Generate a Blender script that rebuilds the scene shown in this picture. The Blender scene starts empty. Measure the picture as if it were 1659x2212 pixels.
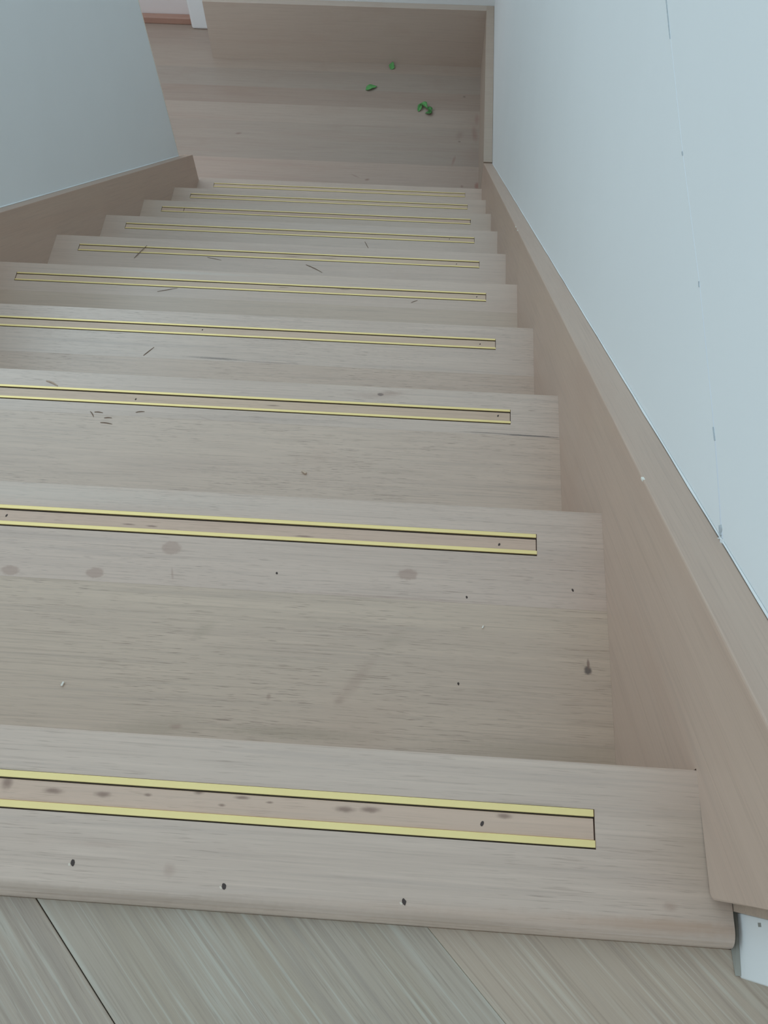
import bpy, bmesh, math, random
from mathutils import Vector, Matrix, Euler

random.seed(7)
C = bpy.context.scene.collection
SC = bpy.context.scene

# ------------------------------------------------------------------ camera, world, light, exposure
G, R, W = 0.25, 0.17912, 0.96565            # going, rise and clear width of the flight
ZL = -10 * R                                # half landing level
ZF = -0.012                                 # upper floor level (the top nosing stands proud of it)

cam_data = bpy.data.cameras.new('camera')
cam = bpy.data.objects.new('camera', cam_data)
C.objects.link(cam)
cam.location = (-0.15578, -0.10560, 0.47442)
cam.rotation_euler = (0.48676, 0.00848, 0.06693)
cam_data.sensor_fit = 'HORIZONTAL'
cam_data.sensor_width = 36.0
cam_data.lens = 36.0 * 1875.39 / 1659.0
cam_data.clip_start = 0.01
SC.camera = cam

world = bpy.data.worlds.new('world')
SC.world = world
world.use_nodes = True
bg = world.node_tree.nodes['Background']
bg.inputs['Color'].default_value = (0.745, 0.915, 1.0, 1)
bg.inputs['Strength'].default_value = 0.87

def area(name, loc, target, sx, sy, power, color):
    d = bpy.data.lights.new(name, 'AREA')
    d.shape = 'RECTANGLE'; d.size = sx; d.size_y = sy
    d.energy = power; d.color = color
    o = bpy.data.objects.new(name, d); C.objects.link(o)
    o.location = loc
    o.rotation_euler = (Vector(target) - Vector(loc)).to_track_quat('-Z', 'Y').to_euler()
    return o

area('window_light', (-2.9, 0.5, 1.15), (0.0, 0.7, 0.2), 3.4, 2.2, 12, (0.74, 0.915, 1.0))
area('sheen_fill_light', (-2.7, 3.3, 2.4), (-0.6, 1.0, -0.6), 1.8, 1.6, 22, (0.72, 0.915, 1.0))  # added unseen lamp, gives the left treads their sheen

area('warm_fill_light', (-1.75, 2.0, -0.7), (-1.3, 3.2, -1.7), 0.6, 0.5, 2.2, (1.0, 0.62, 0.52))  # added unseen warm lamp, tints the sill and left landing pink

vs = SC.view_settings
vs.view_transform = 'Standard'; vs.look = 'None'; vs.gamma = 1.0
vs.use_curve_mapping = False
vs.exposure = -0.05

# ------------------------------------------------------------------ materials
def nt(name):
    m = bpy.data.materials.new(name); m.use_nodes = True
    return m, m.node_tree.nodes, m.node_tree.links, m.node_tree.nodes['Principled BSDF']

def mixcol(n, l, a, b, fac, mode='MIX'):
    x = n.new('ShaderNodeMix'); x.data_type = 'RGBA'; x.blend_type = mode
    for sock, val in ((x.inputs[0], fac), (x.inputs[6], a), (x.inputs[7], b)):
        if hasattr(val, 'links'): l.new(val, sock)
        elif isinstance(val, (int, float)): sock.default_value = val
        else: sock.default_value = (*val, 1)
    return x.outputs[2]

def stretched(n, l, vec, scale, rot=0.0, detail=3.0, rough=0.55, dist=0.0):
    mp = n.new('ShaderNodeMapping'); mp.inputs['Scale'].default_value = scale
    mp.inputs['Rotation'].default_value = (0, 0, 0)
    if rot:
        r = n.new('ShaderNodeMapping'); r.inputs['Rotation'].default_value = (0, 0, rot)
        l.new(vec, r.inputs['Vector']); vec = r.outputs[0]
    l.new(vec, mp.inputs['Vector'])
    t = n.new('ShaderNodeTexNoise'); t.inputs['Scale'].default_value = 1.0
    t.inputs['Detail'].default_value = detail; t.inputs['Roughness'].default_value = rough
    t.inputs['Distortion'].default_value = dist
    l.new(mp.outputs[0], t.inputs['Vector'])
    return t.outputs['Fac']

def ramp(n, l, fac, lo, hi, a=0.0, b=1.0):
    r = n.new('ShaderNodeMapRange'); r.interpolation_type = 'SMOOTHSTEP'
    r.inputs[1].default_value = lo; r.inputs[2].default_value = hi
    r.inputs[3].default_value = a; r.inputs[4].default_value = b
    l.new(fac, r.inputs[0]); return r.outputs[0]

def wood(name, base, tint=(0.60, 0.40, 0.31), rough=0.36, grain=1.0, axis='X', rot=0.0, marks=(), pale=None, spec=0.6, pores=1.0):
    """pale raw oak; grain along `axis` of the object; marks = (x, y, rx, ry, angle, colour, strength, softness)"""
    m, n, l, b = nt(name)
    tc = n.new('ShaderNodeTexCoord'); info = n.new('ShaderNodeObjectInfo')
    off = n.new('ShaderNodeVectorMath'); off.operation = 'SCALE'
    off.inputs[0].default_value = (13.7, 7.3, 5.1); l.new(info.outputs['Random'], off.inputs['Scale'])
    ad = n.new('ShaderNodeVectorMath'); ad.operation = 'ADD'
    l.new(tc.outputs['Object'], ad.inputs[0]); l.new(off.outputs[0], ad.inputs[1])
    v = ad.outputs[0]
    def S(a, c):
        return {'X': (a, c, c), 'Y': (c, a, c), 'Z': (c, c, a)}[axis]
    broad = stretched(n, l, v, S(1.4, 22), rot, 3, 0.55, 0.7)
    mid = stretched(n, l, v, S(5, 150), rot, 4, 0.6, 0.3)
    por = stretched(n, l, v, S(60, 1500), rot, 2, 0.5)
    fine = stretched(n, l, v, S(9, 620), rot, 3, 0.6)
    por2 = stretched(n, l, v, S(32, 760), rot, 3, 0.55)
    blot = stretched(n, l, v, S(6, 9), rot, 3, 0.55)
    col = mixcol(n, l, base, tint, ramp(n, l, broad, 0.42, 0.75, 0, 0.55 * grain))
    pl = pale or tuple(min(1, c * 1.1) for c in base)
    col = mixcol(n, l, col, pl, ramp(n, l, mid, 0.5, 0.72, 0, 0.5 * grain))
    col = mixcol(n, l, col, tuple(c * k for c, k in zip(base, (0.80, 0.80, 0.82))), ramp(n, l, mid, 0.48, 0.28, 0, 0.55 * grain))
    col = mixcol(n, l, col, tuple(c * k for c, k in zip(base, (0.76, 0.74, 0.73))), ramp(n, l, fine, 0.52, 0.70, 0, 0.55 * grain))
    col = mixcol(n, l, col, pl, ramp(n, l, fine, 0.47, 0.30, 0, 0.5 * grain))
    gate = ramp(n, l, blot, 0.36, 0.62, 0.25, 1.0)
    mul = n.new('ShaderNodeMath'); mul.operation = 'MULTIPLY'
    l.new(gate, mul.inputs[0]); l.new(ramp(n, l, por, 0.58, 0.74, 0, 0.60 * grain * pores), mul.inputs[1])
    col = mixcol(n, l, col, tuple(c * k for c, k in zip(base, (0.50, 0.46, 0.44))), mul.outputs[0])
    mul2 = n.new('ShaderNodeMath'); mul2.operation = 'MULTIPLY'
    l.new(gate, mul2.inputs[0]); l.new(ramp(n, l, por2, 0.60, 0.74, 0, 0.5 * grain * pores), mul2.inputs[1])
    col = mixcol(n, l, col, tuple(c * k for c, k in zip(base, (0.58, 0.53, 0.50))), mul2.outputs[0])
    col = mixcol(n, l, col, tuple(c * k for c, k in zip(base, (0.93, 0.88, 0.86))), ramp(n, l, blot, 0.55, 0.75, 0, 0.5))
    if marks:
        wob = n.new('ShaderNodeTexNoise'); wob.inputs['Scale'].default_value = 260
        wob.inputs['Detail'].default_value = 2
        l.new(tc.outputs['Object'], wob.inputs['Vector'])
        sub = n.new('ShaderNodeVectorMath'); sub.operation = 'SUBTRACT'
        sub.inputs[1].default_value = (0.5, 0.5, 0.5); l.new(wob.outputs['Color'], sub.inputs[0])
        for (x, y, rx, ry, ang, mc, st, so) in marks:
            mp = n.new('ShaderNodeMapping'); mp.vector_type = 'TEXTURE'
            mp.inputs['Location'].default_value = (x, y, 0)
            mp.inputs['Rotation'].default_value = (0, 0, ang)
            mp.inputs['Scale'].default_value = (rx, ry, 1000)
            l.new(tc.outputs['Object'], mp.inputs['Vector'])
            sc = n.new('ShaderNodeVectorMath'); sc.operation = 'MULTIPLY_ADD'
            sc.inputs[1].default_value = (0.55, 0.55, 0); l.new(sub.outputs[0], sc.inputs[0]); l.new(mp.outputs[0], sc.inputs[2])
            ln = n.new('ShaderNodeVectorMath'); ln.operation = 'LENGTH'; l.new(sc.outputs[0], ln.inputs[0])
            col = mixcol(n, l, col, mc, ramp(n, l, ln.outputs['Value'], 1 - so, 1 + so * 0.3, st, 0))
    col = mixcol(n, l, col, info.outputs['Color'], 1.0, 'MULTIPLY')
    l.new(col, b.inputs['Base Color'])
    b.inputs['Roughness'].default_value = rough
    b.inputs['Specular IOR Level'].default_value = spec
    bm_ = n.new('ShaderNodeBump'); bm_.inputs['Strength'].default_value = 0.12; bm_.inputs['Distance'].default_value = 0.0006
    l.new(mul.outputs[0], bm_.inputs['Height']); bm_.invert = True
    l.new(bm_.outputs[0], b.inputs['Normal'])
    return m

def plain(name, col, rough=0.6, metal=0.0, var=0.04, scale=30, spec=0.4, bump=0.0):
    m, n, l, b = nt(name)
    tc = n.new('ShaderNodeTexCoord')
    t = n.new('ShaderNodeTexNoise'); t.inputs['Scale'].default_value = scale; t.inputs['Detail'].default_value = 4
    l.new(tc.outputs['Object'], t.inputs['Vector'])
    c = mixcol(n, l, tuple(x * (1 - var) for x in col), tuple(min(1, x * (1 + var)) for x in col), t.outputs['Fac'])
    l.new(c, b.inputs['Base Color'])
    b.inputs['Roughness'].default_value = rough; b.inputs['Metallic'].default_value = metal
    b.inputs['Specular IOR Level'].default_value = spec
    if bump:
        bp = n.new('ShaderNodeBump'); bp.inputs['Strength'].default_value = bump; bp.inputs['Distance'].default_value = 0.002
        l.new(t.outputs['Fac'], bp.inputs['Height']); l.new(bp.outputs[0], b.inputs['Normal'])
    return m

OAK = (0.615, 0.475, 0.392)
PINK = (0.54, 0.405, 0.33)
DARK = (0.10, 0.07, 0.06); KNOT = (0.22, 0.13, 0.10); STAIN = (0.38, 0.245, 0.19); OLIVE = (0.36, 0.28, 0.20)
RUST = (0.30, 0.13, 0.10)
M_WALL = plain('white_wall_paint', (0.825, 0.855, 0.865), 0.75, var=0.02, scale=6, spec=0.2, bump=0.04)
M_WHITE = plain('white_trim_paint', (0.84, 0.86, 0.87), 0.45, var=0.02, scale=12)
M_CAULK = plain('white_caulk', (0.80, 0.82, 0.82), 0.7, var=0.05, scale=80)
M_REVEALSHADE = plain('reveal_shade_grey', (0.34, 0.325, 0.285), 0.8, var=0.08, scale=120)  # shade of the reveal put into the colour
M_BRASS = plain('brushed_brass', (1.0, 0.775, 0.36), 0.42, metal=0.45, var=0.06, scale=60)
M_GAP = plain('dark_gap', (0.05, 0.035, 0.025), 0.9, var=0.2, scale=200)
M_NAIL = plain('nail_hole', (0.07, 0.05, 0.045), 0.8, var=0.3, scale=900)
M_RIM = plain('torn_wood_rim', (0.72, 0.62, 0.52), 0.8, var=0.1, scale=400)
M_SPLINT = plain('splinter_wood', (0.26, 0.18, 0.13), 0.8, var=0.3, scale=300)
M_SPLINTP = plain('pale_splinter_wood', (0.62, 0.48, 0.38), 0.8, var=0.15, scale=300)
M_CHIP = plain('white_chip', (0.85, 0.83, 0.76), 0.6, var=0.05, scale=500)
M_RISER = wood('riser_oak', OAK, PINK)
M_STR = wood('stringer_oak', (0.54, 0.40, 0.318), (0.49, 0.33, 0.255), rough=0.42, grain=0.65, axis='X', pores=0.3)
M_INLAY = wood('inlay_pink_oak', (0.63, 0.45, 0.355), (0.52, 0.345, 0.26), grain=0.8)
M_FLOORUP = wood('parquet_grey_oak', (0.445, 0.365, 0.295), (0.40, 0.315, 0.23), grain=1.2, pale=(0.54, 0.51, 0.44), pores=0.5, rot=math.pi / 4)
M_LAND = wood('landing_oak', (0.42, 0.34, 0.285), (0.38, 0.275, 0.225), rough=0.45, grain=0.7, pores=0.4)
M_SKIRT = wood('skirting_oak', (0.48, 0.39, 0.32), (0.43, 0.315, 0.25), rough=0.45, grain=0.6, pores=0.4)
M_SILL = wood('sill_red_oak', (0.44, 0.26, 0.20), (0.34, 0.18, 0.14), rough=0.4, grain=0.6)

def leafmat(name, col):
    m = plain(name, col, 0.5, var=0.35, scale=140, spec=0.4, bump=0.2)
    return m
M_LEAF = leafmat('green_leaf', (0.12, 0.36, 0.11))
M_LEAFD = leafmat('dark_green_leaf', (0.075, 0.23, 0.065))

# ------------------------------------------------------------------ mesh helpers
def new(name, bm, mat, parent=None, loc=(0, 0, 0), col=None, smooth=False, kind=None):
    me = bpy.data.meshes.new(name)
    bmesh.ops.recalc_face_normals(bm, faces=bm.faces[:])
    bm.to_mesh(me); bm.free()
    if smooth:
        for p in me.polygons: p.use_smooth = True
    me.materials.append(mat)
    o = bpy.data.objects.new(name, me); C.objects.link(o)
    o.location = loc
    if parent is not None: o.parent = parent
    if col: o.color = (*col, 1)
    if kind: o['kind'] = kind
    return o

def thing(name, label, cat, loc=(0, 0, 0), group=None):
    o = bpy.data.objects.new(name, None); C.objects.link(o)
    o.location = loc; o.empty_display_size = 0.05
    o['label'] = label; o['category'] = cat
    if group: o['group'] = group
    return o

def tag(o, label, cat, group=None):
    o['label'] = label; o['category'] = cat
    if group: o['group'] = group
    return o

def box(x0, x1, y0, y1, z0, z1, bevel=0.0, seg=1, bm=None):
    b = bm or bmesh.new()
    r = bmesh.ops.create_cube(b, size=1.0)
    vs_ = r['verts']
    for v in vs_:
        v.co = Vector(((x0 + x1) / 2 + v.co.x * (x1 - x0), (y0 + y1) / 2 + v.co.y * (y1 - y0), (z0 + z1) / 2 + v.co.z * (z1 - z0)))
    if bevel:
        es = {e for v in vs_ for e in v.link_edges}
        bmesh.ops.bevel(b, geom=list(es), offset=bevel, segments=seg, affect='EDGES', profile=0.5)
    return b

def prism_x(poly, x0, x1, bevel=0.0, seg=1):
    """extrude a polygon in the (y, z) plane along x"""
    b = bmesh.new()
    a = [b.verts.new((x0, y, z)) for y, z in poly]
    c = [b.verts.new((x1, y, z)) for y, z in poly]
    b.faces.new(a); b.faces.new(c[::-1])
    k = len(poly)
    for i in range(k): b.faces.new((a[i], a[(i + 1) % k], c[(i + 1) % k], c[i]))
    if bevel: bmesh.ops.bevel(b, geom=b.edges[:], offset=bevel, segments=seg, affect='EDGES', profile=0.5)
    return b

def prism_z(poly, z0, z1, bevel=0.0):
    b = bmesh.new()
    a = [b.verts.new((x, y, z0)) for x, y in poly]
    c = [b.verts.new((x, y, z1)) for x, y in poly]
    b.faces.new(a[::-1]); top = b.faces.new(c)
    k = len(poly)
    for i in range(k): b.faces.new((a[i], a[(i + 1) % k], c[(i + 1) % k], c[i]))
    if bevel: bmesh.ops.bevel(b, geom=list(top.edges), offset=bevel, segments=1, affect='EDGES')
    return b

def grooved_board(xl, xr, yb, yf, t, gx0, gx1, gy0, gy1, gd, back_round=0.0):
    """tread board, top at z = 0, nosing at yf, with one stopped groove for the inlay"""
    b = bmesh.new()
    ch = 0.0012
    front = [(yf - ch, 0), (yf, -ch), (yf, -t + ch), (yf - ch, -t)]
    if back_round:
        r = back_round
        back = [(yb + r - r * math.sin(a), -r + r * math.cos(a)) for a in [i * math.pi / 2 / 6 for i in range(7)]] + [(yb, -t)]
    else:
        back = [(yb, 0), (yb, -t)]
    xs = [xl, gx0, gx1, xr]
    prof = back[::-1] + [(gy0, 0), (gy1, 0)] + front           # from bottom back, over the top, to bottom front
    rows = [[b.verts.new((x, y, z)) for x in xs] for y, z in prof]
    gi = len(back)                                             # index of gy0 row
    for j in range(len(rows) - 1):
        for i in range(3):
            if j == gi and i == 1: continue
            b.faces.new((rows[j][i], rows[j][i + 1], rows[j + 1][i + 1], rows[j + 1][i]))
    low = [b.verts.new((x, y, -gd)) for x, y in ((gx0, gy0), (gx1, gy0), (gx1, gy1), (gx0, gy1))]
    up = [rows[gi][1], rows[gi][2], rows[gi + 1][2], rows[gi + 1][1]]
    b.faces.new(low)
    for i in range(4): b.faces.new((up[i], up[(i + 1) % 4], low[(i + 1) % 4], low[i]))
    for i in range(3): b.faces.new((rows[-1][i], rows[-1][i + 1], rows[0][i + 1], rows[0][i]))
    b.faces.new([r[0] for r in rows]); b.faces.new([r[-1] for r in rows][::-1])
    return b

def clip(poly, a, b_, c):
    """keep the side a*x + b*y <= c"""
    out = []
    for i in range(len(poly)):
        p, q = poly[i], poly[(i + 1) % len(poly)]
        dp, dq = a * p[0] + b_ * p[1] - c, a * q[0] + b_ * q[1] - c
        if dp <= 0: out.append(p)
        if dp * dq < 0:
            t = dp / (dp - dq); out.append((p[0] + t * (q[0] - p[0]), p[1] + t * (q[1] - p[1])))
    return out

# ------------------------------------------------------------------ the setting
XR, XLW = 0.03, -W - 0.028                  # faces of the right and left wall
wall_r = new('wall_right', box(XR, XR + 0.12, -0.097, 3.45, ZL - 0.2, 0.8), M_WALL, kind='structure')
wall_l = new('wall_left', box(XLW - 0.10, XLW, -1.2, 2.188, ZL - 0.2, -0.10, 0.0015), M_WALL, kind='structure')
YF = 3.145                                    # face of the far skirting
new('corner_bead', box(XLW - 0.0022, XLW + 0.0004, 2.1845, 2.1886, -1.50, -0.101), plain('cream_bead', (0.88, 0.80, 0.68), 0.6, var=0.05, scale=40), wall_l)
wall_f = new('wall_far', box(-1.094, XR, YF + 0.03, YF + 0.15, ZL - 0.2, 0.2), M_WALL, kind='structure')
wall_o = new('wall_outer', box(-2.3, -2.2, -1.2, 3.6, ZL - 0.2, -0.6), M_WALL, kind='structure')

wall_b = new('wall_back', box(-2.3, 0.9, -1.3, -1.2, ZF - 0.05, 2.3), M_WALL, kind='structure')  # unseen wall, added to cut the light on the top tread
ceil = new('ceiling', box(-2.3, 0.9, -1.3, 0.1, 2.3, 2.4), M_WALL, kind='structure')  # unseen piece of ceiling, added to darken the top tread

# half landing: edge-glued boards running across the flight
floor_l = new('floor', box(-2.2, 0.028, 2.232, 3.6, ZL - 0.05, ZL - 0.015), M_RISER, kind='structure')
joints = [2.232, 2.5655, 2.669, 2.772, 2.876, 2.975, 3.085, 3.22, 3.32, 3.41]
tones = [(1.10, 1.05, 1.04), (0.95, 0.95, 0.95), (0.97, 0.97, 0.97), (1.04, 1.04, 1.04), (0.91, 0.88, 0.87), (0.92, 0.94, 0.95), (1.0, 0.99, 0.98), (0.97, 0.94, 0.93), (0.95, 0.93, 0.92)]
land_marks = [(-0.9244, 2.699, 0.014, 0.006, 0.2, KNOT, 0.6, 0.8), (-0.0188, 2.745, 0.012, 0.05, 0.1, RUST, 0.35, 0.9),
              (-0.0115, 2.83, 0.010, 0.035, 0.0, RUST, 0.3, 0.9), (-0.0752, 2.735, 0.016, 0.03, -0.3, KNOT, 0.25, 0.9),
              (-0.0941, 2.595, 0.006, 0.03, -0.2, RUST, 0.4, 0.8), (-0.03, 2.62, 0.05, 0.06, 0, RUST, 0.12, 0.9),
              (-0.06, 2.46, 0.006, 0.008, 0, KNOT, 0.5, 0.8), (-0.0627, 2.96, 0.006, 0.006, 0, DARK, 0.55, 0.8),
              (-0.0752, 2.70, 0.006, 0.004, 0, DARK, 0.6, 0.7), (-0.4108, 2.4754, 0.010, 0.006, 0.3, KNOT, 0.6, 0.8),
              (-0.4569, 2.4923, 0.02, 0.004, -0.5, KNOT, 0.35, 0.8), (-0.005, 2.4647, 0.010, 0.02, 0, RUST, 0.6, 0.7)]
M_LANDM = wood('landing_oak_marked', (0.42, 0.34, 0.285), (0.38, 0.275, 0.225), rough=0.45, grain=0.7, pores=0.4, marks=land_marks)
for i in range(len(joints) - 1):
    y1 = min(joints[i + 1], 3.45)
    xr = 0.0 if joints[i] < YF - 0.02 else -1.094
    if joints[i] < YF < y1: y1 = y1
    g = 0.00004
    b = box(-2.2, xr, joints[i] + g, y1 - g, ZL - 0.015, ZL)
    if i == 7:
        b.free(); b = prism_z([(-2.2, joints[i] + g), (0.0, joints[i] + g), (0.0, YF), (-1.094, YF), (-1.094, y1 - g), (-2.2, y1 - g)], ZL - 0.015, ZL)
    new('plank', b, M_LANDM, floor_l, col=tones[i])

# skirting of the landing
HS = 0.235
base_r = new('baseboard_right', box(0.0, XR - 0.0008, 2.315, YF + 0.029, ZL, ZL + HS), M_SKIRT, kind='structure', col=(1.0, 0.99, 0.98))
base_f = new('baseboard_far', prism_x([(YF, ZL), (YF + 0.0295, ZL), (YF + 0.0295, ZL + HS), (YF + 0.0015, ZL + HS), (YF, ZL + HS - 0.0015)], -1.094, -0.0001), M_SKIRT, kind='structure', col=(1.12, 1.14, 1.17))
# doorway at the left end of the far wall: sill, jamb, closed white panel
sill = new('trim_1', box(-2.19, -1.214, 3.354, 3.383, ZL, ZL + 0.029, 0.004, 2), M_SILL, kind='structure')
jamb = new('trim_2', box(-1.213, -1.03, 3.326, 3.40, ZL, 0.2, 0.010, 3), M_WHITE, kind='structure')
fill = new('wall_back', box(-2.19, -1.2, 3.3835, 3.45, ZL, 0.2), plain('back_panel_paint', (0.80, 0.74, 0.73), 0.7, var=0.02, scale=8), kind='structure')

# upper floor, planks laid at 45 degrees
floor_u = new('floor', box(-1.6, 0.7, -1.2, -0.070, ZF - 0.05, ZF - 0.0185), M_RISER, kind='structure')
PW = 0.2016
upt = [(1.10, 1.03, 0.98), (1.03, 1.03, 1.02), (0.93, 0.96, 0.98), (0.97, 0.99, 0.99), (1.08, 1.06, 1.02), (1.0, 0.98, 0.95), (1.0, 0.98, 0.97), (1, 1, 0.99)]
for k in range(-6, 6):
    c0 = -0.224 + PW * k; c1 = c0 + PW
    g0 = 0.0004 if k == -1 else 0.00006
    g1 = 0.0004 if k == -2 else 0.00006
    poly = [(-1.6, -0.08452), (-1.6, -1.2), (0.7, -1.2), (0.7, -0.08452)]
    poly = clip(poly, 1, 1, c1 - g1); 
    if len(poly) > 2: poly = clip(poly, -1, -1, -(c0 + g0))
    if len(poly) < 3: continue
    new('plank', prism_z(poly, ZF - 0.012, ZF, 0.0003), M_FLOORUP, floor_u, col=upt[k % 8])

# ------------------------------------------------------------------ treads
GX0, GX1 = -W + 0.0550, -0.0552             # ends of the stopped groove
B0, BW = 0.0240, 0.0188                     # set-back and overall width of the inlay
ordinal = ['top', 'second', 'third', 'fourth', 'fifth', 'sixth', 'seventh', 'eighth', 'ninth', 'lowest']
labels = {
    0: 'top oak nosing board with rounded back edge, meeting the diagonal parquet',
    1: 'wide oak stair tread with three oval damp spots, just below the top nosing',
    2: 'oak stair tread with a long crack at its right end and a small black knot',
    3: 'fourth oak stair tread from the top, with a dark seam behind its inlay',
    4: 'fifth oak stair tread from the top, its inlay ending near the left picture edge',
    5: 'sixth oak stair tread from the top, crossed by a thin dark splinter at left',
    6: 'seventh oak stair tread from the top, left end meeting the left stringer',
    7: 'eighth oak stair tread from the top, inlay pieced with a short block at left',
    8: 'ninth oak stair tread from the top, second one above the landing',
    9: 'lowest oak stair tread, directly above the half landing',
}
seam = {0: None, 1: -0.0898, 2: -0.0598, 3: -0.0892, 4: -0.0675, 5: -0.10, 6: -0.085, 7: -0.09, 8: -0.08, 9: -0.09}
ftone = {0: (1.0, 0.99, 0.98), 1: (1.0, 0.99, 0.985), 2: (0.99, 1.0, 1.0), 3: (1.0, 1.01, 1.01), 4: (1.0, 1.0, 0.99), 5: (1.0, 1.01, 1.01), 6: (0.98, 1.0, 1.0), 7: (0.97, 0.99, 0.97), 8: (0.97, 0.98, 0.96), 9: (0.98, 0.98, 0.97)}
btone = {1: (0.97, 0.965, 0.93), 2: (0.99, 0.985, 0.98), 3: (0.95, 0.93, 0.92), 4: (0.93, 0.93, 0.91), 5: (0.97, 0.95, 0.94), 6: (0.96, 0.94, 0.93), 7: (0.96, 0.94, 0.93), 8: (0.96, 0.94, 0.93), 9: (0.96, 0.94, 0.93)}
marks = {
    0: [(-0.2719, -0.0678, 0.0035, 0.004, 0.2, STAIN, 0.4, 0.8), (-0.31, -0.058, 0.02, 0.0014, 0, STAIN, 0.3, 0.9),
        (-0.02, -0.068, 0.004, 0.0025, 0, STAIN, 0.5, 0.9), (-0.06, -0.079, 0.16, 0.006, 0, (0.45, 0.28, 0.19), 0.4, 0.9),
        (-0.27, -0.081, 0.12, 0.003, 0, (0.36, 0.25, 0.18), 0.55, 0.9), (-0.4, -0.080, 0.10, 0.003, 0, (0.36, 0.25, 0.18), 0.45, 0.9),
        (-0.13, -0.0815, 0.05, 0.003, 0, (0.36, 0.25, 0.18), 0.45, 0.9),
        (0.003, -0.04, 0.03, 0.03, 0, (0.48, 0.38, 0.30), 0.5, 0.9), (-0.02, -0.077, 0.05, 0.004, 0, (0.44, 0.27, 0.18), 0.5, 0.9),
        (-0.39, -0.0237, 0.055, 0.0012, 0, OLIVE, 0.6, 0.8), (-0.09, -0.0237, 0.03, 0.001, 0, OLIVE, 0.6, 0.8)],
    1: [(-0.1612, -0.0675, 0.0090, 0.0056, 0.06, STAIN, 0.62, 0.35), (-0.3595, -0.0560, 0.0090, 0.0066, 0, STAIN, 0.55, 0.3),
        (-0.4184, -0.0821, 0.0080, 0.0052, 0, STAIN, 0.62, 0.3), (-0.4888, -0.0845, 0.0085, 0.0050, 0, STAIN, 0.6, 0.3),
        (-0.3545, -0.079, 0.0012, 0.006, 0.25, STAIN, 0.5, 0.7), (-0.5, -0.01, 0.3, 0.012, 0, (0.68, 0.60, 0.52), 0.3, 0.9),
        (-0.18, -0.0885, 0.10, 0.0012, 0, STAIN, 0.4, 0.9)],
    2: [(-0.2068, -0.0115, 0.0042, 0.0022, 0, DARK, 0.95, 0.4), (-0.196, -0.0095, 0.018, 0.004, 0.1, STAIN, 0.55, 0.9),
        (-0.1184, -0.0929, 0.009, 0.0030, 0, STAIN, 0.75, 0.8), (-0.077, -0.0879, 0.010, 0.0030, 0.1, STAIN, 0.65, 0.8),
        (-0.035, -0.0583, 0.04, 0.0011, -0.01, DARK, 0.85, 0.6), (-0.085, -0.0573, 0.03, 0.0007, 0, DARK, 0.6, 0.6),
        (-0.22, -0.014, 0.03, 0.005, 0, STAIN, 0.3, 0.9), (-0.487, -0.075, 0.005, 0.018, 0.35, STAIN, 0.3, 0.9),
        (-0.53, -0.075, 0.006, 0.02, -0.5, STAIN, 0.22, 0.9), (-0.38, -0.065, 0.05, 0.0016, -0.28, STAIN, 0.4, 0.8),
        (-0.40, -0.075, 0.06, 0.0014, -0.22, STAIN, 0.35, 0.8)],
    3: [(-0.46, -0.08452, 0.05, 0.0022, -0.02, DARK, 0.6, 0.8), (-0.38, -0.0872, 0.05, 0.0012, 0.0, KNOT, 0.5, 0.8)],
    4: [(-0.60, -0.008, 0.15, 0.004, 0, (0.66, 0.60, 0.54), 0.4, 0.9)],
}
marks_back = {
    1: [(-0.0174, -0.1398, 0.0034, 0.0040, 0, DARK, 0.9, 0.5), (-0.0170, -0.1345, 0.0014, 0.0045, 0, KNOT, 0.8, 0.6),
        (-0.1958, -0.1585, 0.022, 0.006, 0.95, STAIN, 0.35, 0.9), (-0.208, -0.176, 0.005, 0.004, 0.3, STAIN, 0.4, 0.9),
        (-0.262, -0.176, 0.002, 0.003, 0, STAIN, 0.6, 0.8), (-0.3292, -0.2035, 0.006, 0.0025, 0.1, RUST, 0.4, 0.7),
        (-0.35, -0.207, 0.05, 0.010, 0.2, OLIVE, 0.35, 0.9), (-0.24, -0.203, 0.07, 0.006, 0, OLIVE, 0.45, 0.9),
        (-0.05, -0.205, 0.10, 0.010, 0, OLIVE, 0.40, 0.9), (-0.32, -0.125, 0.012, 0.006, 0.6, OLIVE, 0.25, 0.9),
        (-0.17, -0.125, 0.015, 0.006, 0.6, OLIVE, 0.2, 0.9)],
}
inlay_knots = {0: [(-0.3662, -0.0305, 0.003, 0.0035), (-0.3404, -0.0331, 0.0055, 0.0016), (-0.3137, -0.0332, 0.0045, 0.0015),
                   (-0.2632, -0.0285, 0.003, 0.0015), (-0.1853, -0.0323, 0.0055, 0.0015), (-0.1719, -0.0317, 0.0055, 0.0015),
                   (-0.1019, -0.0303, 0.004, 0.0013), (-0.29, -0.0318, 0.0022, 0.0008), (-0.25, -0.0345, 0.002, 0.0008),
                   (-0.24, -0.030, 0.004, 0.0009), (-0.225, -0.0315, 0.002, 0.0006)],
               1: [(-0.40, -0.036, 0.006, 0.0008), (-0.38, -0.0365, 0.005, 0.0008), (-0.25, -0.038, 0.008, 0.0008)],
               2: [(-0.33, -0.0345, 0.008, 0.0008)],
               4: [(-0.205, -0.028, 0.010, 0.0006), (-0.42, -0.032, 0.011, 0.0008), (-0.31, -0.030, 0.012, 0.0012)],
               5: [(-0.373, -0.035, 0.020, 0.0010), (-0.45, -0.034, 0.02, 0.001)]}
nails = {0: [(-0.3217, -0.0676), (-0.2428, -0.0733), (-0.1518, -0.0745)], 1: [(-0.2686, -0.0731), (-0.1125, -0.0845), (-0.1173, -0.1567), (-0.0269, -0.073)]}
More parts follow.
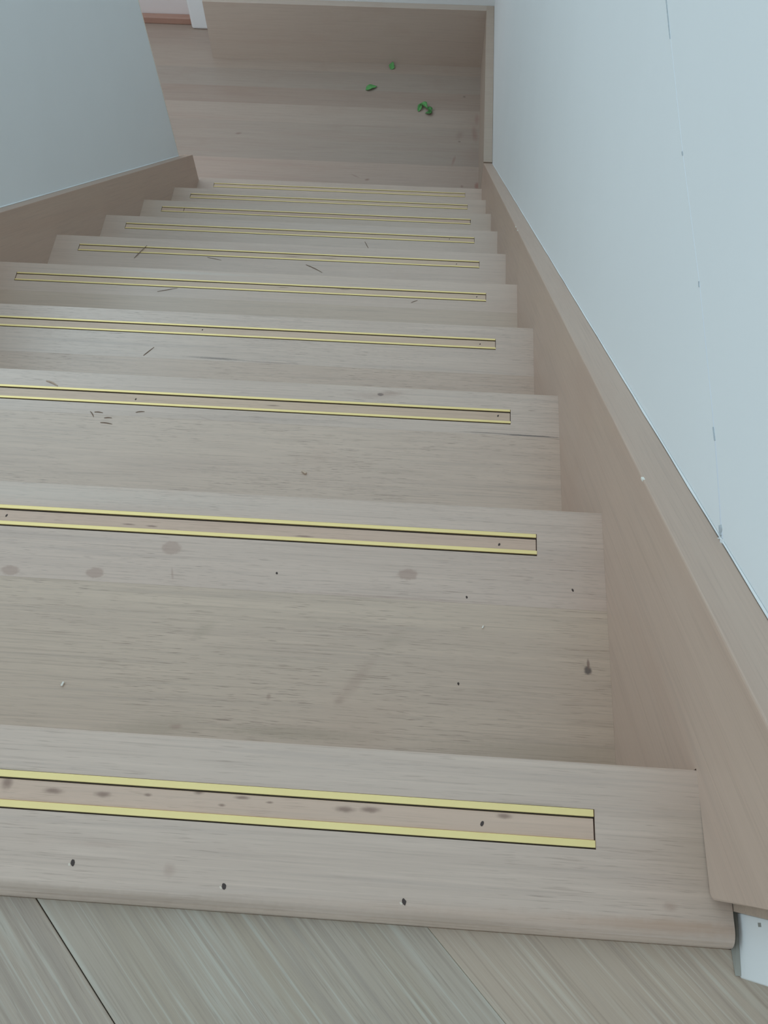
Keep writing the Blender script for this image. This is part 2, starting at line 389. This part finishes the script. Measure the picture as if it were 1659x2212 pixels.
inlay_nails = {0: [(-0.1134, -0.0347)], 1: [(-0.0866, -0.0354), (-0.5059, -0.0341)], 2: [(-0.492, -0.0354), (-0.0696, -0.033)],
               3: [(-0.4903, -0.0326), (-0.0781, -0.0347)], 4: [(-0.0718, -0.0335)], 5: [(-0.1034, -0.0347)], 6: [(-0.1155, -0.0323)]}

def nail_bm(x, y, r, z, ang):
    """punched nail hole: dark slug with a jagged outline"""
    b = bmesh.new()
    rnd = random.Random(int(x * 1e5) ^ int(y * 1e5))
    k = 8
    pts = [(math.cos(a) * r * rnd.uniform(0.7, 1.1), math.sin(a) * r * 1.5 * rnd.uniform(0.8, 1.1)) for a in [2 * math.pi * i / k for i in range(k)]]
    ca, sa = math.cos(ang), math.sin(ang)
    pts = [(x + ca * p - sa * q, y + sa * p + ca * q) for p, q in pts]
    lo = [b.verts.new((p, q, z - 0.0006)) for p, q in pts]
    hi = [b.verts.new((p, q, z + 0.00012)) for p, q in pts]
    b.faces.new(hi); b.faces.new(lo[::-1])
    for i in range(k): b.faces.new((lo[i], lo[(i + 1) % k], hi[(i + 1) % k], hi[i]))
    return b

for i in range(10):
    t = thing('stair_tread', labels[i], 'stair tread', (0, i * G, -i * R), 'oak stair treads of the straight flight')
    fm = wood('tread_oak_front', OAK, PINK, rough=0.30, spec=0.95, marks=marks.get(i, ()), grain=1.0 if i < 4 else 0.8, pores=1.0 if i == 0 else 1.5 if i < 4 else 0.7)
    tb = 0.030
    xr = 0.0 if i else 0.011
    xl = -W
    yb = seam[i] if i else -0.0845
    gx0 = GX0
    bar = 0.0036 if i == 0 else 0.0034 if i == 1 else 0.0029
    kf = 0.0014 if i else 0.0008                          # width of the open kerf in front of the strips
    b = grooved_board(xl, xr, yb + (0.00004 if i else 0), 0.0, tb, gx0, GX1, -B0 - BW - kf, -B0 + 0.0002, 0.004, 0.008 if i == 0 else 0)
    fb = new('front_board', b, fm, t, col=ftone[i])
    if i:
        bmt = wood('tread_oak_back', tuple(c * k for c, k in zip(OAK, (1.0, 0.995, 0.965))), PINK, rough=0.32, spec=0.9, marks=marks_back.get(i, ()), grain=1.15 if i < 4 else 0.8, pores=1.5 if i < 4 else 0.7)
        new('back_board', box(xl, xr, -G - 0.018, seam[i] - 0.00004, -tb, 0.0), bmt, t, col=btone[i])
    # lining of the groove (dark saw kerf), two brass strips, wooden inlay
    gl = 0.00335
    new('groove_bed', box(gx0 + 0.0001, GX1 - 0.0001, -B0 - BW - kf + 0.0001, -B0 + 0.0001, -0.0039, -gl), M_GAP, fb)
    for y_ in (-B0 - BW, -B0 - bar):
        new('kerf', box(gx0 + 0.0002, GX1 - 0.0002, y_ - kf + 0.00012, y_ - 0.00006, -0.0039, -0.0006), M_GAP, fb)
    e = 0.0008
    new('brass_strip', box(gx0 + e, GX1 - e * 0.6, -B0 - bar, -B0, -gl, 0.0004, 0.0002), M_BRASS, t, col=None)
    new('brass_strip', box(gx0 + e, GX1 + (0.0 if i else -0.0002), -B0 - BW, -B0 - BW + bar, -gl, 0.0004, 0.0002), M_BRASS, t)
    im = M_INLAY
    if i in inlay_knots:
        im = wood('inlay_pink_oak_marked', (0.63, 0.45, 0.355), (0.52, 0.345, 0.26), grain=0.8,
                  marks=[(x, y, rx * 1.15, ry * 1.2, 0, KNOT, 0.75, 0.85) for x, y, rx, ry in inlay_knots[i]])
    y0, y1 = -B0 - BW + bar + 0.0001, -B0 - bar - kf
    if i == 7:
        new('inlay_strip', box(gx0 + 0.0012, gx0 + 0.062, y0, y1, -gl, -0.0004, 0.0002), im, t, col=(1.02, 1.02, 1.0))
        new('inlay_strip', box(gx0 + 0.0635, GX1 - 0.0014, y0, y1, -gl, -0.0004, 0.0002), im, t)
    else:
        new('inlay_strip', box(gx0 + 0.0012, GX1 - 0.0007, y0, y1, -gl, -0.0004, 0.0002), im, t, col=(1.06, 1.10, 1.04) if i > 1 else (1.02, 1.02, 1.0))
    for (x, y) in nails.get(i, ()):
        nh = new('nail_hole', nail_bm(x, y, 0.00115 if i == 0 else 0.0009, 0, 0.3), M_NAIL, t)
        if i == 0:
            new('torn_rim', nail_bm(x - 0.0016, y - 0.0008, 0.0006, 0, 0.8), M_RIM, nh)
    for (x, y) in inlay_nails.get(i, ()):
        new('nail_hole', nail_bm(x, y, 0.0010, -0.0004, -0.4), M_NAIL, t)
    # riser under this tread's nosing
    new('riser', box(-W, 0.0, -0.034, -0.018, -R + (0.0005 if i < 9 else 0.0005), -tb), M_RISER, t, col=(0.95, 0.94, 0.93))

# ------------------------------------------------------------------ stringers
ang = math.atan2(-R, G)
def stringer(name, label, x0, x1, poly, bevel):
    """built in a frame turned along the rake so the grain follows the slope"""
    ca, sa = math.cos(-ang), math.sin(-ang)
    # rotate the (y, z) polygon by -ang and swap so that local X runs down the rake
    loc = [(y * ca - z * sa, y * sa + z * ca) for y, z in poly]
    b = bmesh.new()
    A = [b.verts.new((u, -x0, w)) for u, w in loc]; B = [b.verts.new((u, -x1, w)) for u, w in loc]
    k = len(poly)
    b.faces.new(A); b.faces.new(B[::-1])
    for i in range(k): b.faces.new((A[i], A[(i + 1) % k], B[(i + 1) % k], B[i]))
    if bevel: bmesh.ops.bevel(b, geom=b.edges[:], offset=bevel, segments=2, affect='EDGES', profile=0.5)
    o = new(name, b, M_STR)
    # local X -> world (0, cos, sin) of the rake, local Y -> world -X, local Z -> rake normal
    c, s = math.cos(ang), math.sin(ang)
    o.matrix_world = Matrix(((0, -1, 0, 0), (c, 0, -s, 0), (s, 0, c, 0), (0, 0, 0, 1)))
    tag(o, label, 'stringer')
    return o
off = 0.0975
top = lambda y, o_: o_ - y * R / G
low = lambda y: -0.26 - y * R / G
polyR = [(-0.0610, 0.0006), (-0.0640, 0.0040), (-0.0725, 0.075), (-0.080, top(-0.080, off)), (2.3135, top(2.3135, off)), (2.3135, ZL + 0.0005), (2.14, ZL + 0.0005), (0.002, low(0.002)), (0.002, 0.0006)]
strR = stringer('wall_stringer', 'long pale oak stringer board running down along the right wall', 0.00003, XR - 0.0006, polyR, 0.0012)
offL = 0.094
polyL = [(-0.06, top(-0.06, offL)), (2.239, top(2.239, offL)), (2.239, ZL + 0.0005), (2.14, ZL + 0.0005), (-0.06, low(-0.06))]
strL = stringer('wall_stringer', 'oak stringer board at left, under the white left wall, ending at the landing', XLW + 0.0006, -W - 0.00003, polyL, 0.0010)

# caulk beads where the stringers meet the plaster
def bead(y0, y1, x, s, off_, r):
    b = bmesh.new()
    n_ = 60
    prev = None
    rnd = random.Random(3)
    for k in range(n_ + 1):
        y = y0 + (y1 - y0) * k / n_
        z = top(y, off_)
        rr = r * rnd.uniform(0.7, 1.3)
        cur = [b.verts.new((x, y, z)), b.verts.new((x + s * rr, y, z + 0.0002)), b.verts.new((x, y, z + rr))]
        if prev:
            for q in range(3): b.faces.new((prev[q], prev[(q + 1) % 3], cur[(q + 1) % 3], cur[q]))
        else: b.faces.new(cur)
        prev = cur
    b.faces.new(prev)
    return b
def child(o, parent):
    o.parent = parent; o.matrix_parent_inverse = parent.matrix_world.inverted()
bpy.context.view_layer.update()
o = new('caulk_bead', bead(-0.075, 2.30, XR - 0.0003, -1, off + 0.0003, 0.0011), M_CAULK); child(o, strR)
o = new('caulk_bead', bead(-0.05, 2.18, XLW + 0.0003, 1, offL + 0.0003, 0.0022), M_CAULK); child(o, strL)
for (y, z) in ((1.1243, -0.7053), (0.2108, -0.0525), (1.16, -0.733)):
    z = top(y, off)
    o = new('paint_fleck', box(-0.0006, 0.0014, y - 0.0022, y + 0.0022, z - 0.0014, z + 0.0002, 0.0001), M_CHIP)
    o.data.transform(Matrix.Translation((0, -y, -z))); o.data.transform(Matrix.Rotation(ang, 4, 'X')); o.data.transform(Matrix.Translation((0, y, z)))
    child(o, strR)

# plaster joint on the right wall: a shallow filled ridge with dark cracks and a torn end
def strip_on_wall(pts, th):
    """pts = (y, z_low, z_high) on the face of the right wall"""
    b = bmesh.new(); prev = None
    for y, a, c in pts:
        m_ = (a + c) / 2
        cur = [b.verts.new((XR + 0.0005, y, a)), b.verts.new((XR - th, y, m_)), b.verts.new((XR + 0.0005, y, c))]
        if prev:
            for q in range(3): b.faces.new((prev[q], prev[(q + 1) % 3], cur[(q + 1) % 3], cur[q]))
        else: b.faces.new(cur)
        prev = cur
    b.faces.new(prev); return b
joint = new('plaster_joint', strip_on_wall([(0.75, 0.0325, 0.0345), (0.6333, 0.0258, 0.0278), (0.4564, 0.016, 0.0185), (0.3279, 0.0145, 0.0170), (0.2109, 0.0046, 0.0104), (0.1468, -0.0062, 0.0032), (0.140, -0.0066, 0.0036)], 0.0002), plain('joint_filler', (0.74, 0.785, 0.85), 0.8, var=0.03, scale=60), wall_r)
M_CRACK = plain('plaster_crack', (0.45, 0.48, 0.50), 0.9, var=0.2, scale=300)
for pts in ([(0.66, 0.0283, 0.0289), (0.62, 0.0259, 0.0266), (0.585, 0.0240, 0.0244)], [(0.459, 0.0168, 0.0180), (0.455, 0.0166, 0.0180)],
            [(0.330, 0.0158, 0.0163), (0.3255, 0.0152, 0.0156)], [(0.215, 0.0074, 0.0082), (0.205, 0.0070, 0.0079)]):
    new('crack', strip_on_wall(pts, 0.0010), M_CRACK, wall_r)
new('torn_hole', strip_on_wall([(0.1490, -0.0035, 0.0005), (0.1450, -0.0055, 0.0008), (0.1425, -0.0030, -0.0012)], 0.0014), M_CRACK, wall_r)
for (y, z, a) in ((0.1365, -0.0005, 0.3), (0.1395, -0.0045, 0.9)):
    b = bmesh.new()
    q = [b.verts.new(p) for p in ((XR - 0.0003, y - 0.002, z - 0.0008), (XR - 0.0020, y - 0.001, z - 0.0014), (XR - 0.0024, y + 0.0016, z + 0.0008), (XR - 0.0004, y + 0.0014, z + 0.0016))]
    q2 = [b.verts.new(v.co + Vector((0.0003, 0.0004, 0.0004))) for v in q]
    b.faces.new(q); b.faces.new(q2[::-1])
    for k in range(4): b.faces.new((q[k], q[(k + 1) % 4], q2[(k + 1) % 4], q2[k]))
    new('torn_paper', b, M_WHITE, wall_r)

# white skirting return at the head of the stairs
blk = new('trim_3', prism_x([(-0.0668, ZF + 0.0003), (-0.0970, ZF + 0.0003), (-0.1060, 0.080), (-0.0790, 0.080)], 0.0150, XR - 0.0006, 0.0006), M_WHITE, kind='structure')
new('nail_hole', prism_x([(-0.0738, 0.0205), (-0.0756, 0.0205), (-0.0758, 0.0240), (-0.0740, 0.0240)], 0.01485, 0.0160), plain('filled_nail', (0.30, 0.29, 0.27), 0.8, var=0.2, scale=400), blk)
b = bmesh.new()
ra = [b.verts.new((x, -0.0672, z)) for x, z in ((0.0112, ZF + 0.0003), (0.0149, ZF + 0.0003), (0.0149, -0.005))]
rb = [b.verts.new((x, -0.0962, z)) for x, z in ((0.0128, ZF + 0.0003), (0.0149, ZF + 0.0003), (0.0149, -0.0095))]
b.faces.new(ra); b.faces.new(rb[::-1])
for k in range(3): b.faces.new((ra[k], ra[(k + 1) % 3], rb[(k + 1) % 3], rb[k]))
new('reveal_shade_strip', b, M_REVEALSHADE, blk)  # grey strip stands in for the shaded reveal beside the block
o = new('end_shade_slip', prism_x([(-0.0643, -0.011), (-0.0666, -0.011), (-0.0785, 0.078), (-0.0732, 0.078), (-0.0643, 0.0035)], 0.0114, XR - 0.0010), M_RISER, col=(0.8, 0.8, 0.76)); child(o, strR)  # added slip in the gap, its darker tone imitates shade at the stringer end

# ------------------------------------------------------------------ loose things
def splinter(i, p, q, w, label, mat=None, bend=0.0, z=0.0):
    """a thin sliver of wood lying on tread i"""
    b = bmesh.new()
    P, Q = Vector((p[0], p[1], z)), Vector((q[0], q[1], z))
    d = (Q - P); n_ = Vector((-d.y, d.x, 0)).normalized()
    prev = None
    for k in range(6):
        f = k / 5; ww = w * (0.35 + 0.65 * math.sin(math.pi * min(1, 0.15 + f * 0.8)))
        c = P + d * f + n_ * bend * math.sin(math.pi * f)
        c.z += ww * 0.5
        cur = [b.verts.new(c + n_ * ww), b.verts.new(c + Vector((0, 0, ww * 0.9))), b.verts.new(c - n_ * ww), b.verts.new(c - Vector((0, 0, ww * 0.5)))]
        if prev:
            for s in range(4): b.faces.new((prev[s], prev[(s + 1) % 4], cur[(s + 1) % 4], cur[s]))
        else: b.faces.new(cur)
        prev = cur
    b.faces.new(prev)
    o = new('wood_splinter', b, mat or M_SPLINT, loc=(0, i * G, -i * R + 0.0001))
    tag(o, label, 'splinter', 'wood splinters lying on the treads')
    return o
splinter(5, (-0.7848, -0.0591), (-0.7645, -0.0215), 0.0009, 'long dark splinter slanting across the left part of an inlay, sixth tread down', z=0.0007)
splinter(5, (-0.4191, -0.0559), (-0.3828, -0.0757), 0.0009, 'dark splinter slanting down to the right in the middle of the sixth tread', bend=0.001)
splinter(5, (-0.6301, -0.0474), (-0.5994, -0.0535), 0.0006, 'short thin splinter just in front of the inlay on the sixth tread', M_SPLINT)
splinter(4, (-0.6447, -0.0555), (-0.6100, -0.0452), 0.0006, 'thin brown splinter in front of the inlay on the fifth tread, left half')
splinter(4, (-0.1880, -0.0540), (-0.1768, -0.0480), 0.0006, 'tiny dark splinter touching the inlay on the fifth tread, right half')
splinter(3, (-0.5684, -0.0856), (-0.5557, -0.0695), 0.0007, 'stubby brown splinter with a forked tip on the fourth tread', M_SPLINT)
splinter(6, (-0.3195, -0.0534), (-0.3089, -0.0754), 0.0008, 'faint upright splinter in front of the inlay on the seventh tread')
splinter(2, (-0.6030, -0.0160), (-0.5880, -0.0225), 0.0012, 'pale curled splinter at the inlay edge of the third tread, far left', M_SPLINTP, 0.001)
for (a, b_, lab) in (((-0.541, -0.0560), (-0.5355, -0.0635), 'small hooked dark shaving leftmost in the cluster on the third tread'),
                     ((-0.536, -0.0565), (-0.526, -0.0570), 'small dark shaving topmost in the cluster on the third tread'),
                     ((-0.523, -0.0640), (-0.514, -0.0635), 'small dark shaving in the middle of the cluster on the third tread'),
                     ((-0.526, -0.0705), (-0.512, -0.0718), 'longest dark shaving at the bottom of the cluster on the third tread'),
                     ((-0.488, -0.0540), (-0.478, -0.0525), 'lone dark shaving just below the inlay, right of the shaving cluster')):
    splinter(2, a, b_, 0.0006, lab, bend=0.0005)
def chip(i, x, y, s, label, a):
    b = box(-s, s, -s * 0.45, s * 0.45, 0, s * 0.5, s * 0.12)
    for v in b.verts: v.co.z += 0.25 * abs(v.co.x)
    o = new('wood_chip', b, M_CHIP if s < 0.002 else M_SPLINTP, loc=(x, i * G + y, -i * R + 0.0001))
    o.rotation_euler = (0, 0, a)
    tag(o, label, 'chip'); return o
chip(2, -0.2843, -0.1225, 0.0030, 'pale curled wood chip lying in the middle of the third tread', -0.6)
chip(1, -0.4222, -0.1767, 0.0018, 'tiny white chip near the left edge on the second tread', 1.3)
chip(1, -0.0991, -0.1094, 0.0012, 'tiny white crumb on the right half of the second tread', 1.2)

def leaf(name, label, pts, width, mat, fold=0.4, lift=0.0, curl=0.0, mats=None, cat='leaf'):
    """pointed leaf along a midrib; pts = midrib points, width = half width along it"""
    b = bmesh.new(); n_ = 9
    P = [Vector(p) for p in pts]
    def at(f):
        f = f * (len(P) - 1); k = min(int(f), len(P) - 2); return P[k].lerp(P[k + 1], f - k)
    prev = None
    for k in range(n_):
        f = k / (n_ - 1)
        c = at(f); d = (at(min(1, f + 0.05)) - at(max(0, f - 0.05)))
        s = Vector((-d.y, d.x, 0)).normalized()
        w = width * max(0.05, math.sin(math.pi * (f ** 0.65)) ** 0.8)
        h = c.z + lift * math.sin(math.pi * f) + 0.0006
        wob = 1 + 0.15 * math.sin(9 * f)
        row = [(s * -w * wob, w * fold), (s * -w * 0.5, w * fold * 0.35), (s * 0, 0.0), (s * w * 0.5, w * fold * 0.5), (s * w / wob, w * fold * 1.2)]
        cur = [b.verts.new((c.x + o_.x, c.y + o_.y, h + dz)) for o_, dz in row]
        cur2 = [b.verts.new(v.co - Vector((0, 0, 0.0005))) for v in cur]
        if prev:
            for q in range(4):
                b.faces.new((prev[0][q], prev[0][q + 1], cur[q + 1], cur[q]))
                b.faces.new((prev[1][q + 1], prev[1][q], cur2[q], cur2[q + 1]))
            b.faces.new((prev[0][0], cur[0], cur2[0], prev[1][0])); b.faces.new((prev[0][4], prev[1][4], cur2[4], cur[4]))
        else:
            for q in range(4): b.faces.new((cur[q], cur2[q], cur2[q + 1], cur[q + 1]))
        prev = (cur, cur2)
    for q in range(4): b.faces.new((prev[0][q], prev[0][q + 1], prev[1][q + 1], prev[1][q]))
    return new(name, b, mat, loc=(0, 2.5, ZL), smooth=True)
l1 = leaf('leaf', '', [(-0.3605, 0.609, 0), (-0.3590, 0.625, 0.004), (-0.3572, 0.6415, 0.012)], 0.0115, M_LEAF, 0.35)
tag(l1, 'small pointed green leaf lying farthest back on the landing', 'leaf', 'green leaves on the landing')
l2 = leaf('leaf', '', [(-0.4550, 0.479, 0), (-0.433, 0.488, 0.002), (-0.4105, 0.4985, 0.003)], 0.0125, M_LEAF, 0.6)
tag(l2, 'small folded green leaf lying sideways, leftmost on the landing', 'leaf', 'green leaves on the landing')
l3 = thing('leaf_sprig', 'largest curled green sprig on the landing, hooked, nearest to the steps', 'leaf', (0, 2.5, ZL), 'green leaves on the landing')
def lp(*a, **k):
    o = leaf('leaflet', '', *a, **k); o.location = (0, 0, 0); o.parent = l3; return o
lp([(-0.2400, 0.360, 0.001), (-0.2330, 0.385, 0.004), (-0.2270, 0.412, 0.003)], 0.0085, M_LEAF, fold=0.7)
lp([(-0.2290, 0.405, 0.006), (-0.2180, 0.392, 0.008), (-0.2050, 0.377, 0.006)], 0.0115, M_LEAF, fold=0.5)
lp([(-0.2050, 0.385, 0.003), (-0.1950, 0.368, 0.004), (-0.1920, 0.350, 0.002)], 0.0095, M_LEAFD, fold=0.6)
lp([(-0.1860, 0.360, 0.003), (-0.1980, 0.349, 0.004), (-0.2130, 0.351, 0.002)], 0.0100, M_LEAFD, fold=0.6)
